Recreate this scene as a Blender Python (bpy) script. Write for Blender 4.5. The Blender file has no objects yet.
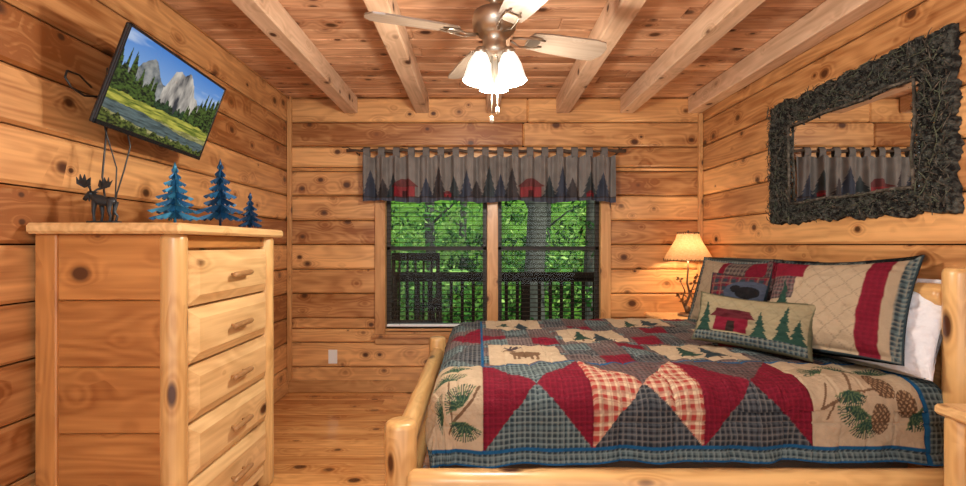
import bpy, bmesh, math, random
import numpy as np
from mathutils import Vector, Matrix, noise
random.seed(7); rng=np.random.default_rng(5)
S=bpy.context.scene
S.view_settings.view_transform='Standard'
S.view_settings.look='None'
S.view_settings.exposure=0.0

def lin(r,g,b):
    f=lambda c:(c/255/12.92) if c/255<=.04045 else ((c/255+.055)/1.055)**2.4
    return (f(r),f(g),f(b))
# ---------------------------------------------------------------- mesh builder
class MB:
    def __init__(s): s.v=[];s.f=[];s.m=[];s.sm=[];s.wc=[];s.rn=[]
    def add(s,vs,fs,mat=0,wc=None,rnd=None,smooth=False):
        o=len(s.v); rnd=random.random() if rnd is None else rnd
        off=(random.uniform(0,50),random.uniform(0,50),random.uniform(0,50))
        vs=[tuple(v) for v in vs]
        if wc is None: wc=vs
        s.v+=vs
        s.wc+=[(w[0]+off[0],w[1]+off[1],w[2]+off[2]) for w in wc]
        s.rn+=[rnd]*len(vs)
        for f in fs:
            s.f.append(tuple(i+o for i in f)); s.m.append(mat); s.sm.append(smooth)
    def box(s,lo,hi,axis=0,mat=0,b=.004,M=None,rnd=None):
        c=[(lo[i]+hi[i])/2 for i in range(3)]; h=[abs(hi[i]-lo[i])/2 for i in range(3)]
        b=min(b,min(h)*.9)
        vs=[];idx={}
        for sx in(-1,1):
            for sy in(-1,1):
                for sz in(-1,1):
                    sg=(sx,sy,sz)
                    for a in range(3):
                        p=[c[i]+sg[i]*(h[i]-(0 if i==a else b)) for i in range(3)]
                        idx[(sg,a)]=len(vs); vs.append(p)
        fs=[]
        for a in range(3):
            o=[i for i in range(3) if i!=a]
            for sa in(-1,1):
                q=[]
                for (p1,p2) in((-1,-1),(1,-1),(1,1),(-1,1)):
                    sg=[0,0,0];sg[a]=sa;sg[o[0]]=p1;sg[o[1]]=p2;q.append(idx[(tuple(sg),a)])
                fs.append(q)
        for a in range(3):
            o=[i for i in range(3) if i!=a]
            for s1 in(-1,1):
                for s2 in(-1,1):
                    g0=[0,0,0];g0[o[0]]=s1;g0[o[1]]=s2;g1=list(g0);g0[a]=-1;g1[a]=1
                    g0=tuple(g0);g1=tuple(g1)
                    fs.append([idx[(g0,o[0])],idx[(g1,o[0])],idx[(g1,o[1])],idx[(g0,o[1])]])
        for sx in(-1,1):
            for sy in(-1,1):
                for sz in(-1,1): fs.append([idx[((sx,sy,sz),a)] for a in range(3)])
        o=[i for i in range(3) if i!=axis]
        wc=[(v[axis],v[o[0]],v[o[1]]) for v in vs]
        if M is not None: vs=[M@Vector(v) for v in vs]
        s.add(vs,fs,mat,wc,rnd)
    def tube(s,pts,rad,seg=10,mat=0,jit=0,smooth=True,sq=1.0,rnd=None):
        pts=[Vector(p) for p in pts]; n=len(pts)
        if not hasattr(rad,'__len__'): rad=[rad]*n
        vs=[];wc=[];fs=[]; L=0
        t=(pts[1]-pts[0]).normalized()
        u=t.orthogonal().normalized()
        for i in range(n):
            t=(pts[min(i+1,n-1)]-pts[max(i-1,0)]).normalized()
            u=(u-t*u.dot(t)).normalized(); w=t.cross(u)
            if i: L+=(pts[i]-pts[i-1]).length
            for k in range(seg):
                a=2*math.pi*k/seg; r=rad[i]*(1+(jit*noise.noise(Vector((L*6,math.cos(a)*2,math.sin(a)*2+pts[0].x*9))) if jit else 0))
                d=u*math.cos(a)*r+w*math.sin(a)*r*sq
                vs.append(pts[i]+d); wc.append((L,math.cos(a)*r,math.sin(a)*r))
        for i in range(n-1):
            for k in range(seg):
                fs.append((i*seg+k,i*seg+(k+1)%seg,(i+1)*seg+(k+1)%seg,(i+1)*seg+k))
        fs.append(tuple(range(seg))[::-1]); fs.append(tuple((n-1)*seg+k for k in range(seg)))
        s.add(vs,fs,mat,wc,rnd,smooth)
    def log(s,p0,p1,r,mat=0,seg=18,jit=.10):
        p0=Vector(p0);p1=Vector(p1);n=max(4,int((p1-p0).length/.12)); d=(p1-p0).normalized()
        L=(p1-p0).length
        ts=[0,.006,.02]+[.02+(L-.04)*(i+1)/(n) for i in range(n-1)]+[L-.02,L-.006,L]
        rr=[r*.72,r*.9,r]+[r]*(n-1)+[r,r*.9,r*.72]
        s.tube([p0+d*t for t in ts],rr,seg,mat,jit)
    def lathe(s,prof,c=(0,0,0),seg=28,mat=0,M=None,smooth=True,rip=0,nr=0):
        vs=[];fs=[];n=len(prof)
        for r,z in prof:
            for k in range(seg):
                a=2*math.pi*k/seg; rr=max(r,1e-4)*(1+rip*math.cos(nr*a))
                v=Vector((rr*math.cos(a),rr*math.sin(a),z))
                if M is not None: v=M@v
                vs.append(v+Vector(c))
        for i in range(n-1):
            for k in range(seg): fs.append((i*seg+k,i*seg+(k+1)%seg,(i+1)*seg+(k+1)%seg,(i+1)*seg+k))
        s.add(vs,fs,mat,None,None,smooth)
    def poly(s,pts,off,mat=0):
        off=Vector(off); a=[Vector(p) for p in pts]; n=len(a)
        vs=a+[p+off for p in a]
        fs=[tuple(range(n))[::-1],tuple(range(n,2*n))]+[(i,(i+1)%n,n+(i+1)%n,n+i) for i in range(n)]
        s.add(vs,fs,mat)
    def build(s,name,mats,recalc=True,parent=None):
        me=bpy.data.meshes.new(name); me.from_pydata(s.v,[],s.f)
        me.polygons.foreach_set('material_index',s.m); me.polygons.foreach_set('use_smooth',s.sm)
        a=me.attributes.new('wc','FLOAT_VECTOR','POINT'); a.data.foreach_set('vector',np.array(s.wc,dtype=np.float32).ravel())
        a=me.attributes.new('rnd','FLOAT','POINT'); a.data.foreach_set('value',np.array(s.rn,dtype=np.float32))
        for m in mats: me.materials.append(m)
        if recalc:
            bm=bmesh.new();bm.from_mesh(me);bmesh.ops.recalc_face_normals(bm,faces=bm.faces[:]);bm.to_mesh(me);bm.free()
        ob=bpy.data.objects.new(name,me); S.collection.objects.link(ob)
        if parent: ob.parent=parent
        return ob
def gridmesh(name,P,C,mat,parent=None,closed=False,smooth=True):
    n,m=P.shape[:2]
    idx=np.arange(n*m).reshape(n,m)
    q=np.stack([idx[:-1,:-1],idx[1:,:-1],idx[1:,1:],idx[:-1,1:]],-1).reshape(-1,4)
    me=bpy.data.meshes.new(name); me.from_pydata(P.reshape(-1,3).tolist(),[],q.tolist())
    a=me.attributes.new('Col','FLOAT_COLOR','POINT')
    a.data.foreach_set('color',np.concatenate([C.reshape(-1,3),np.ones((n*m,1))],1).astype(np.float32).ravel())
    me.polygons.foreach_set('use_smooth',[smooth]*len(me.polygons))
    me.materials.append(mat)
    ob=bpy.data.objects.new(name,me); S.collection.objects.link(ob)
    if parent: ob.parent=parent
    return ob
def vnoise(a,b,f,seed):
    rr=np.random.default_rng(seed);G=rr.random((65,65));x=np.mod(a*f,63);y=np.mod(b*f,63);x0=x.astype(int);y0=y.astype(int);fx_=x-x0;fy_=y-y0;fx_=fx_*fx_*(3-2*fx_);fy_=fy_*fy_*(3-2*fy_)
    return (G[x0,y0]*(1-fx_)*(1-fy_)+G[x0+1,y0]*fx_*(1-fy_)+G[x0,y0+1]*(1-fx_)*fy_+G[x0+1,y0+1]*fx_*fy_)-.5
# ---------------------------------------------------------------- materials
def newmat(n):
    m=bpy.data.materials.new(n); m.use_nodes=True
    return m,m.node_tree.nodes,m.node_tree.links,m.node_tree.nodes['Principled BSDF']
def simple(n,c,rough=.5,metal=0,em=None,es=0,trans=0,noise_amt=.12,nscale=30,c2=None,spec=None):
    m,N,K,p=newmat(n)
    tx=N.new('ShaderNodeTexNoise');tx.inputs['Scale'].default_value=nscale
    tc=N.new('ShaderNodeTexCoord');K.new(tc.outputs['Object'],tx.inputs['Vector'])
    mx=N.new('ShaderNodeMix');mx.data_type='RGBA'
    if c2 is None: a=[x*(1-noise_amt) for x in c];b=[min(1,x*(1+noise_amt)) for x in c]; K.new(tx.outputs['Fac'],mx.inputs[0])
    else:
        a=c;b=c2;mr=N.new('ShaderNodeMapRange');mr.inputs[1].default_value=.42;mr.inputs[2].default_value=.68;K.new(tx.outputs['Fac'],mr.inputs[0]);K.new(mr.outputs[0],mx.inputs[0])
    mx.inputs[6].default_value=(*a,1);mx.inputs[7].default_value=(*b,1)
    K.new(mx.outputs[2],p.inputs['Base Color'])
    p.inputs['Roughness'].default_value=rough;p.inputs['Metallic'].default_value=metal
    if spec is not None: p.inputs['Specular IOR Level'].default_value=spec
    if em: p.inputs['Emission Color'].default_value=(*em,1);p.inputs['Emission Strength'].default_value=es
    if trans: p.inputs['Transmission Weight'].default_value=trans
    return m
def wood(n,light,dark,rough=.38,knot=1.0,kcol=(.075,.024,.008),coat=.15,ks=(6,8.5,7.5),var=.5,thr=.21,streak=.8):
    m,N,K,p=newmat(n)
    at=N.new('ShaderNodeAttribute');at.attribute_name='wc'
    ar=N.new('ShaderNodeAttribute');ar.attribute_name='rnd'
    def vm(v):
        x=N.new('ShaderNodeVectorMath');x.operation='MULTIPLY';x.inputs[1].default_value=v;K.new(at.outputs['Vector'],x.inputs[0]);return x.outputs[0]
    def mt(op,a,b=None,c=None,cl=False):
        x=N.new('ShaderNodeMath');x.operation=op;x.use_clamp=cl
        for i,v in enumerate((a,b,c)):
            if v is None: continue
            if isinstance(v,(int,float)): x.inputs[i].default_value=v
            else: K.new(v,x.inputs[i])
        return x.outputs[0]
    n1=N.new('ShaderNodeTexNoise');n1.inputs['Scale'].default_value=1;n1.inputs['Detail'].default_value=4;K.new(vm((2.5,70,70)),n1.inputs['Vector'])
    n2=N.new('ShaderNodeTexNoise');n2.inputs['Scale'].default_value=1;n2.inputs['Detail'].default_value=1.5;K.new(vm((.9,6,6)),n2.inputs['Vector'])
    n3=N.new('ShaderNodeTexNoise');n3.inputs['Scale'].default_value=1;n3.inputs['Detail'].default_value=3;K.new(vm((2,13,13)),n3.inputs['Vector'])
    vo=N.new('ShaderNodeTexVoronoi');vo.inputs['Scale'].default_value=1;K.new(vm(ks),vo.inputs['Vector'])
    d0=vo.outputs['Distance']
    sx=N.new('ShaderNodeSeparateColor');K.new(vo.outputs['Color'],sx.inputs[0])
    d=mt('DIVIDE',d0,mt('MULTIPLY_ADD',sx.outputs[0],1.0,.25))
    halo=mt('SUBTRACT',1,mt('DIVIDE',d,.6),cl=True)
    h2=mt('MULTIPLY',halo,halo)
    ring=mt('MULTIPLY_ADD',mt('SINE',mt('MULTIPLY',mt('MULTIPLY_ADD',h2,.35,n2.outputs['Fac']),75)),.5,.5)
    f=mt('MULTIPLY_ADD',n1.outputs['Fac'],.65,-.13)
    f=mt('ADD',f,mt('MULTIPLY',ring,.24))
    f=mt('ADD',f,mt('MULTIPLY_ADD',ar.outputs['Fac'],var,-.19))
    f=mt('ADD',f,mt('MULTIPLY_ADD',n3.outputs['Fac'],streak*1.3,-.60*streak))
    f=mt('ADD',f,mt('MULTIPLY',h2,.6*knot),cl=True)
    mx=N.new('ShaderNodeMix');mx.data_type='RGBA';mx.inputs[6].default_value=(*light,1);mx.inputs[7].default_value=(*dark,1);K.new(f,mx.inputs[0])
    mr=N.new('ShaderNodeMapRange');mr.inputs[1].default_value=thr*.55;mr.inputs[2].default_value=thr;mr.inputs[3].default_value=knot;mr.inputs[4].default_value=0
    K.new(d,mr.inputs[0])
    mk=N.new('ShaderNodeMix');mk.data_type='RGBA';K.new(mr.outputs[0],mk.inputs[0]);K.new(mx.outputs[2],mk.inputs[6]);mk.inputs[7].default_value=(*kcol,1)
    K.new(mk.outputs[2],p.inputs['Base Color'])
    p.inputs['Roughness'].default_value=rough;p.inputs['Coat Weight'].default_value=coat;p.inputs['Coat Roughness'].default_value=.22
    b=N.new('ShaderNodeBump');b.inputs['Strength'].default_value=.15;b.inputs['Distance'].default_value=.004;K.new(n1.outputs['Fac'],b.inputs['Height']);K.new(b.outputs[0],p.inputs['Normal'])
    return m
def cloth(n,bump=.4,bs=90,rough=.85,em=0,trans=0):
    m,N,K,p=newmat(n)
    a=N.new('ShaderNodeAttribute');a.attribute_name='Col';K.new(a.outputs['Color'],p.inputs['Base Color'])
    p.inputs['Roughness'].default_value=rough;p.inputs['Specular IOR Level'].default_value=.15
    if bump:
        tc=N.new('ShaderNodeTexCoord')
        t=N.new('ShaderNodeTexNoise');t.inputs['Scale'].default_value=bs;t.inputs['Detail'].default_value=2;K.new(tc.outputs['Object'],t.inputs['Vector'])
        b=N.new('ShaderNodeBump');b.inputs['Strength'].default_value=bump;b.inputs['Distance'].default_value=.01;K.new(t.outputs['Fac'],b.inputs['Height']);K.new(b.outputs[0],p.inputs['Normal'])
    if em: K.new(a.outputs['Color'],p.inputs['Emission Color']);p.inputs['Emission Strength'].default_value=em
    return m
M_wall=wood('pine_wall',(.80,.43,.17),(.26,.088,.022),var=.74)
M_ceil=wood('pine_ceiling',(.84,.50,.29),(.32,.13,.055),rough=.5,var=.7)
M_beam=wood('pine_beam',(.76,.52,.34),(.40,.23,.12),rough=.7,var=.2,coat=0)
M_floor=wood('pine_floor',(.86,.46,.16),(.36,.125,.03),rough=.14,coat=.8,var=.65)
M_dres=wood('pine_panel',(.60,.27,.08),(.26,.085,.02),rough=.3)
M_lt=wood('pine_drawer',(.84,.56,.26),(.44,.20,.06),rough=.3,ks=(5,8,8),var=.2)
M_log=wood('peeled_log',(.76,.47,.19),(.40,.18,.05),rough=.3,ks=(4,11,11),var=.2,thr=.22)
M_trim=wood('window_trim',(.70,.38,.15),(.36,.15,.045),rough=.4)
M_black=simple('black_metal',(.012,.012,.013),.4)
M_gap=simple('shadow_gap',(.03,.011,.004),.9)
M_white=simple('white_plastic',(.8,.8,.78),.4,noise_amt=.02)
M_twig=simple('dark_twig',(.06,.035,.02),.8,noise_amt=.5,nscale=40)
M_bark=simple('bark_dark',(.014,.013,.012),.9,nscale=42,c2=(.10,.10,.085),spec=.2)
M_bark2=simple('bark_mid',(.05,.042,.032),.85,nscale=45,c2=(.15,.13,.105),spec=.2)
M_nickel=simple('brushed_nickel',(.45,.38,.30),.35,.9)
M_bronze=simple('bronze',(.16,.10,.06),.4,.7)

# ---------------------------------------------------------------- room shell
XL,XR,YB,YF,H=-1.57,1.85,3.89,-.7,2.44
G_=.003
def planks(mb,a0,a1,rowlo,rowhi,pitch,mk,minL=1.2,maxL=3.0,holes=()):
    z=rowlo
    while z<rowhi-1e-4:
        z1=min(z+pitch,rowhi)
        cuts=[(z,z1)]
        for (ha0,ha1,hz0,hz1) in holes:
            nc=[]
            for c in cuts:
                bs=[c[0]]+[h for h in(hz0,hz1) if c[0]+.004<h<c[1]-.004]+[c[1]]
                nc+=[(bs[i],bs[i+1]) for i in range(len(bs)-1)]
            cuts=nc
        for(c0,c1) in cuts:
            spans=[(a0,a1)]
            for (ha0,ha1,hz0,hz1) in holes:
                if c0>=hz0-.005 and c1<=hz1+.005: spans=[(a0,ha0),(ha1,a1)]
            for(s0,s1) in spans:
                x=s0
                while x<s1-.001:
                    L=random.uniform(minL,maxL); x1=x+L
                    if s1-x1<.5: x1=s1
                    mk(mb,x,x1,c0,c1); x=x1
        z=z1
WX0,WX1,WZ0,WZ1=-.79,1.04,.52,1.86
mb=MB()
planks(mb,XL,XR,0,H,.203,lambda m,a,b,c,d:m.box((a,YB,c+G_),(b,YB+.07,d-G_),0,b=.012),1.8,4.5,[(WX0,WX1,WZ0,WZ1)])
for q in((XL,0,WX0,H),(WX1,0,XR,H),(WX0,0,WX1,WZ0),(WX0,WZ1,WX1,H)): mb.box((q[0],YB+.03,q[1]),(q[2],YB+.075,q[3]),0,mat=1,b=.0005)
mb.build('wall_back',[M_wall,M_gap])
mb=MB()
planks(mb,YF,YB+.07,0,H,.203,lambda m,a,b,c,d:m.box((XL-.07,a,c+G_),(XL,b,d-G_),1,b=.012),6,7)
mb.box((XL-.08,YF,0),(XL-.03,YB+.07,H),1,mat=1,b=.0005)
mb.build('wall_left',[M_wall,M_gap])
mb=MB()
planks(mb,YF,YB+.07,0,H,.203,lambda m,a,b,c,d:m.box((XR,a,c+G_),(XR+.07,b,d-G_),1,b=.012),6,7)
mb.box((XR+.03,YF,0),(XR+.08,YB+.07,H),1,mat=1,b=.0005)
mb.build('wall_right',[M_wall,M_gap])
mb=MB()
planks(mb,XL-.07,XR+.07,YF,YB+.07,.125,lambda m,a,b,c,d:m.box((a,c+.001,H),(b,d-.001,H+.04),0,b=.007),1,3)
mb.box((XL-.07,YF,H+.03),(XR+.07,YB+.07,H+.06),0,mat=1,b=.0005)
mb.build('ceiling',[M_ceil,M_gap])
mb=MB()
planks(mb,XL-.07,XR+.07,YF,YB+.07,.11,lambda m,a,b,c,d:m.box((a,c+.0014,-.03),(b,d-.0014,0),0,b=.003),.8,2.4)
mb.box((XL-.07,YF,-.05),(XR+.07,YB+.07,-.02),0,mat=1,b=.0005)
mb.build('floor',[M_floor,M_gap])
for i,x in enumerate((-1.05,-.46,.12,.70,1.23,1.79)):
    mb=MB(); mb.box((x-.055,YF,H-.135),(x+.055,YB-.002,H-.001),1,b=.006); mb.build('ceiling_beam',[M_beam])
mb=MB(); mb.box((XL,YB-.018,0.001),(XR,YB-.001,.10),0); mb.build('baseboard_back',[M_trim])
mb=MB(); mb.box((XL+.001,YF,0.001),(XL+.012,YB-.02,.10),1); mb.build('baseboard_left',[M_trim])
mb=MB(); mb.box((XR-.012,YF,0.001),(XR-.001,YB-.02,.10),1); mb.build('baseboard_right',[M_trim])
mb=MB(); mb.box((XL+.001,YB-.035,.1),(XL+.035,YB-.001,H-.001),2); mb.build('trim_1',[M_trim])
mb=MB(); mb.box((XR-.035,YB-.035,.1),(XR-.001,YB-.001,H-.14),2); mb.build('trim_2',[M_trim])
# ---------------------------------------------------------------- windows
mb=MB()
mb.box((-.85,YB-.025,.46),(-.765,YB+.0,1.92),2); mb.box((1.01,YB-.025,.46),(1.095,YB,1.92),2)
mb.box((-.85,YB-.025,1.86),(1.095,YB,1.93),0); mb.box((-.87,YB-.05,.455),(1.115,YB+.0,.485),0); mb.box((-.85,YB-.022,.40),(1.095,YB,.455),0)
mb.box((.075,YB-.02,.48),(.165,YB+.1,1.87),2)
mb.box((-.79,YB,.52),(-.77,YB+.10,1.86),2);mb.box((1.02,YB,.52),(1.04,YB+.10,1.86),2);mb.box((-.79,YB,.49),(1.04,YB+.12,.52),0);mb.box((-.79,YB,1.86),(1.04,YB+.1,1.88),0)
mb.build('trim_3',[M_trim])
gm,N,K,p=newmat('window_glass')
tr=N.new('ShaderNodeBsdfTransparent');gl=N.new('ShaderNodeBsdfGlossy');gl.inputs['Roughness'].default_value=.02
mxs=N.new('ShaderNodeMixShader');mxs.inputs[0].default_value=.01;K.new(tr.outputs[0],mxs.inputs[1]);K.new(gl.outputs[0],mxs.inputs[2]);K.new(mxs.outputs[0],N['Material Output'].inputs[0])
M_sash=simple('dark_sash',(.04,.03,.022),.5)
M_slat=simple('blind_slat',(.03,.022,.016),.9,noise_amt=.05,spec=.02)
for i,(a,b) in enumerate(((-.77,.075),(.165,1.02))):
    mb=MB(); y0,y1=YB+.07,YB+.10
    for q in((a,.52,a+.035,1.86),(b-.035,.52,b,1.86)): mb.box((q[0],y0,q[1]),(q[2],y1,q[3]),2)
    for z in(.52,1.17,1.825): mb.box((a,y0,z),(b,y1,z+.035),0)
    mb.box((a+.03,y0+.012,.54),(b-.03,y0+.016,1.84),0,mat=1,b=0.0005)
    mb.build('window_%d'%(i+1),[M_sash,gm])
    mb=MB()
    z=.590
    while z<1.82:
        tl_=.0012
        vs=[(a+.012,YB+.022,z-tl_),(b-.012,YB+.022,z-tl_),(b-.012,YB+.032,z+.001),(a+.012,YB+.032,z+.001),(b-.012,YB+.042,z+tl_),(a+.012,YB+.042,z+tl_)]
        mb.add(vs,[(0,1,2,3),(3,2,4,5)],smooth=True)
        mb.box((a+.012,YB+.020,z-.0035),(b-.012,YB+.024,z+.001),0,b=.0004); z+=.036
    mb.box((a+.01,YB+.015,1.82),(b-.01,YB+.055,1.855),0,mat=1); mb.box((a+.01,YB+.02,.535),(b-.01,YB+.05,.555),0,mat=1)
    for fx in(.14,.86):
        x=a+(b-a)*fx; mb.tube([(x,YB+.018,.55),(x,YB+.018,1.83)],.0015,5,mat=0)
    mb.build('window_blind',[M_slat,M_white],recalc=False)
# ---------------------------------------------------------------- outside
M_ground=simple('forest_floor',(.06,.14,.02),.9,noise_amt=.8,nscale=2,spec=.0)
mb=MB()
nx,ny=30,24;vs=[];fs=[]
for j in range(ny):
    for i in range(nx):
        x=-22+44*i/(nx-1);y=4.1+22*j/(ny-1)
        vs.append((x,y,-1.6+max(0,(y-8))*.6+noise.noise(Vector((x*.4,y*.4,0)))*.5))
for j in range(ny-1):
    for i in range(nx-1): fs.append((j*nx+i,j*nx+i+1,(j+1)*nx+i+1,(j+1)*nx+i))
mb.add(vs,fs,smooth=True);mb.build('forest_ground',[M_ground])
lm,N,K,p=newmat('leaves')
ar=N.new('ShaderNodeAttribute');ar.attribute_name='rnd'
cr=N.new('ShaderNodeValToRGB');cr.color_ramp.elements[0].color=(.004,.018,.006,1);cr.color_ramp.elements[1].color=(.48,.72,.20,1)
e=cr.color_ramp.elements.new(.4);e.color=(.015,.06,.012,1)
e=cr.color_ramp.elements.new(.72);e.color=(.09,.26,.05,1)
K.new(ar.outputs['Fac'],cr.inputs[0])
df=N.new('ShaderNodeBsdfDiffuse');K.new(cr.outputs[0],df.inputs[0])
tl=N.new('ShaderNodeBsdfTranslucent');K.new(cr.outputs[0],tl.inputs[0]);mxs=N.new('ShaderNodeMixShader');mxs.inputs[0].default_value=.4
K.new(df.outputs[0],mxs.inputs[1]);K.new(tl.outputs[0],mxs.inputs[2]);K.new(mxs.outputs[0],N['Material Output'].inputs[0])
mb=MB()
for c in range(900):
    y=random.uniform(7.3,15) if c%3 else random.uniform(7.3,9.5); w=y*.55 if c%2 else y*.9; cx=random.uniform(-w,w*1.1); cz=random.uniform(-1.2,1.5+y*.40) if c%3 else random.uniform(-1.2,1.4)
    R=random.uniform(.25,.65); tone=random.random()
    for k in range(55):
        v=Vector((random.gauss(0,1),random.gauss(0,1),random.gauss(0,.6)))*R*.5
        c0=Vector((cx,y,cz))+v
        a=Vector((random.uniform(-1,1),random.uniform(-1,1),random.uniform(-1,1))).normalized(); b=a.orthogonal().normalized()
        s_=random.uniform(.03,.085)
        mb.add([c0-a*s_,c0+b*s_*.5,c0+a*s_,c0-b*s_*.5],[(0,1,2,3)],rnd=min(1,max(0,tone*.7+random.uniform(0,.35))))
mb.build('forest_foliage',[lm],recalc=False)
M_trunk=simple('tree_bark',(.07,.075,.06),.9,noise_amt=.6,nscale=12,spec=.0)
for(x,y,r) in((.90,7.2,.14),(-.85,8.6,.09),(1.9,8,.09),(-1.9,7.5,.12),(-.35,12,.10),(1.6,11,.09),(-3.2,10,.16),(3.3,9.5,.15)):
    mb=MB(); mb.tube([(x+.04*math.sin(k*1.3+x),y,-2+k*.9) for k in range(10)],[r*(1.25-.07*k) for k in range(10)],14,jit=.25)
    for k in(4,5,6,7):
        an=random.uniform(0,6.28); z=-2+k*.9
        mb.tube([(x,y,z),(x+.5*math.cos(an),y+.4*math.sin(an),z+.4),(x+1.1*math.cos(an),y+.9*math.sin(an),z+.6)],[r*.35,r*.2,.01],7)
    mb.build('forest_tree',[M_trunk])
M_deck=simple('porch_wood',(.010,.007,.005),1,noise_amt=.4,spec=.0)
mb=MB()
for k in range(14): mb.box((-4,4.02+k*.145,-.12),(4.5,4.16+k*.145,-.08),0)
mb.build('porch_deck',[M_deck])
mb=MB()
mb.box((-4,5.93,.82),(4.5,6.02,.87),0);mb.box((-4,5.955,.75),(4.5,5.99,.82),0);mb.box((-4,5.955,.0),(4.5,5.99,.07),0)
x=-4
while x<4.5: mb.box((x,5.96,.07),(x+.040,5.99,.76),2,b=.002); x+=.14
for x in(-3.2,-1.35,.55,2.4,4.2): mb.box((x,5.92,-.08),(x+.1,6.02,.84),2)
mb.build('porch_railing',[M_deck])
mb=MB(); cx,cy=-.70,5.0
for sx in(-.25,.25):
    mb.tube([(cx+sx,cy-.45+.9*t,-.03+.25*(t-.5)**2) for t in[i/8 for i in range(9)]],.02,8)
    mb.tube([(cx+sx,cy-.28,.0),(cx+sx,cy-.26,.62)],.02,8); mb.tube([(cx+sx,cy+.22,.0),(cx+sx,cy+.30,1.10)],.022,8)
    mb.box((cx+sx-.04,cy-.33,.60),(cx+sx+.04,cy+.3,.63),1)
for k in range(6): mb.box((cx-.25,cy-.28+k*.09,.36),(cx+.25,cy-.205+k*.09,.38),0)
for k in range(5):
    x=cx-.18+k*.09; mb.tube([(x,cy+.24,.38),(x,cy+.265,.75),(x,cy+.28,1.06)],.014,6)
mb.box((cx-.27,cy+.265,1.04),(cx+.27,cy+.30,1.13),0)
mb.build('porch_rocking_chair',[M_deck])

# ---------------------------------------------------------------- valance
def Cn(n,m,c): return np.ones((n,m,1))*np.array(c)
def mixc(C,mask,col,a=.8): C[mask]=C[mask]*(1-a)+np.array(col)*a
nu,nv=1000,160
u=np.linspace(0,1,nu)[:,None]*np.ones((1,nv)); v=np.linspace(0,1,nv)[None,:]*np.ones((nu,1))
X=-.925+u*2.03; ph=u*17*2*np.pi
Z=1.565+v*.375-.018*(.5+.5*np.cos(ph+np.pi))*np.clip(v*4-3,0,1)+.010*np.sin(u*23)*(1-v)
amp=.018+.010*(1-v)
Y=3.78-amp*np.sin(ph)-.008*np.sin(ph*2.3+1.0)-.008*np.sin(ph*.6+v*2)
P=np.stack([X,Y,Z],-1)
C=Cn(nu,nv,lin(112,106,102)).copy()
wv=(1+.35*vnoise(u*30,v*3,1.7,9)+.2*vnoise(u*90,v*9,1,4))[...,None]
for k,c0 in enumerate((.03,.08,.12,.25,.30,.36,.41,.45,.50,.545,.59,.74,.79,.83,.90,.95)):
    cx=-.925+c0*2.03; dx=X-cx; hh=(.22,.15,.20,.16,.25,.17,.22,.14,.26,.19,.24,.18,.25,.16,.22,.2)[k]; z0=1.60
    t=(Z-z0)/hh; saw=(t*5)%1
    m=(t>0)&(t<1)&(abs(dx)<(.048*(1-t)+.020*(1-saw)*(1-t)));mixc(C,m,[lin(36,46,64),lin(42,38,42),lin(30,44,50)][k%3],.85)
for c0,w_ in((.165,1),(.665,1),(.335,.35),(.90,.35)):
    dx=X-(-.925+c0*2.03); z0=1.60
    m=(abs(dx)<.085*w_)&(Z<z0+.085*w_)&(Z>z0);mixc(C,m,lin(130,22,34)); m=(abs(dx)<.11*w_-(Z-z0-.085*w_)*1.2)&(Z>=z0+.085*w_)&(Z<z0+.15*w_);mixc(C,m,lin(92,28,30))
    m=(abs(dx)<.02*w_)&(Z<z0+.055*w_)&(Z>z0);mixc(C,m,lin(40,30,30))
mixc(C,Z<1.597,lin(52,60,78)); mixc(C,(Z<1.606)&(Z>1.595),lin(50,42,40))
C*=wv
M_cloth=cloth('woven_fabric',.3,140)
val=gridmesh('tab_top_valance',P,C,M_cloth)
mb=MB()
for k in range(17):
    x=-.925+(k+.25)/17*2.03
    ring=[(x,3.785+.022*math.sin(a),1.958+.045*math.cos(a)*(1 if math.cos(a)>0 else .9)) for a in[i*math.pi*2/12 for i in range(13)]]
    vs=[];fs=[]
    for i,q in enumerate(ring): vs+=[(q[0]-.026,q[1],q[2]),(q[0]+.026,q[1],q[2])]
    for i in range(12): fs.append((2*i,2*i+1,2*i+3,2*i+2))
    mb.add(vs,fs,smooth=True)
mb.build('curtain_tabs',[simple('tab_fabric',lin(98,92,88),.9)],recalc=False,parent=val)
mb=MB()
pts=[(-1.06+i*.075,3.785+.006*math.sin(i*1.7),1.975+.007*math.sin(i*2.3)) for i in range(31)]
mb.tube(pts,[.012-.003*math.sin(i) for i in range(31)],9,jit=.4)
for x,s_ in((-1.0,-1),(-.95,1),(1.12,1),(1.17,-1)):
    mb.tube([(x,3.785,1.975),(x+.05*s_,3.77,2.0),(x+.09*s_,3.76,1.995)],[.006,.004,.002],6)
for x in(-.98,1.13): mb.tube([(x,3.785,1.96),(x,3.889,1.96)],.006,6)
mb.build('twig_curtain_rod',[M_twig])
mb=MB(); mb.box((-1.238,YB-.006,.235),(-1.164,YB-.0005,.35),2,b=.003)
for z in(.268,.312): mb.box((-1.216,YB-.009,z-.015),(-1.186,YB-.005,z+.015),2,mat=0)
mb.build('wall_outlet',[M_white])

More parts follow.
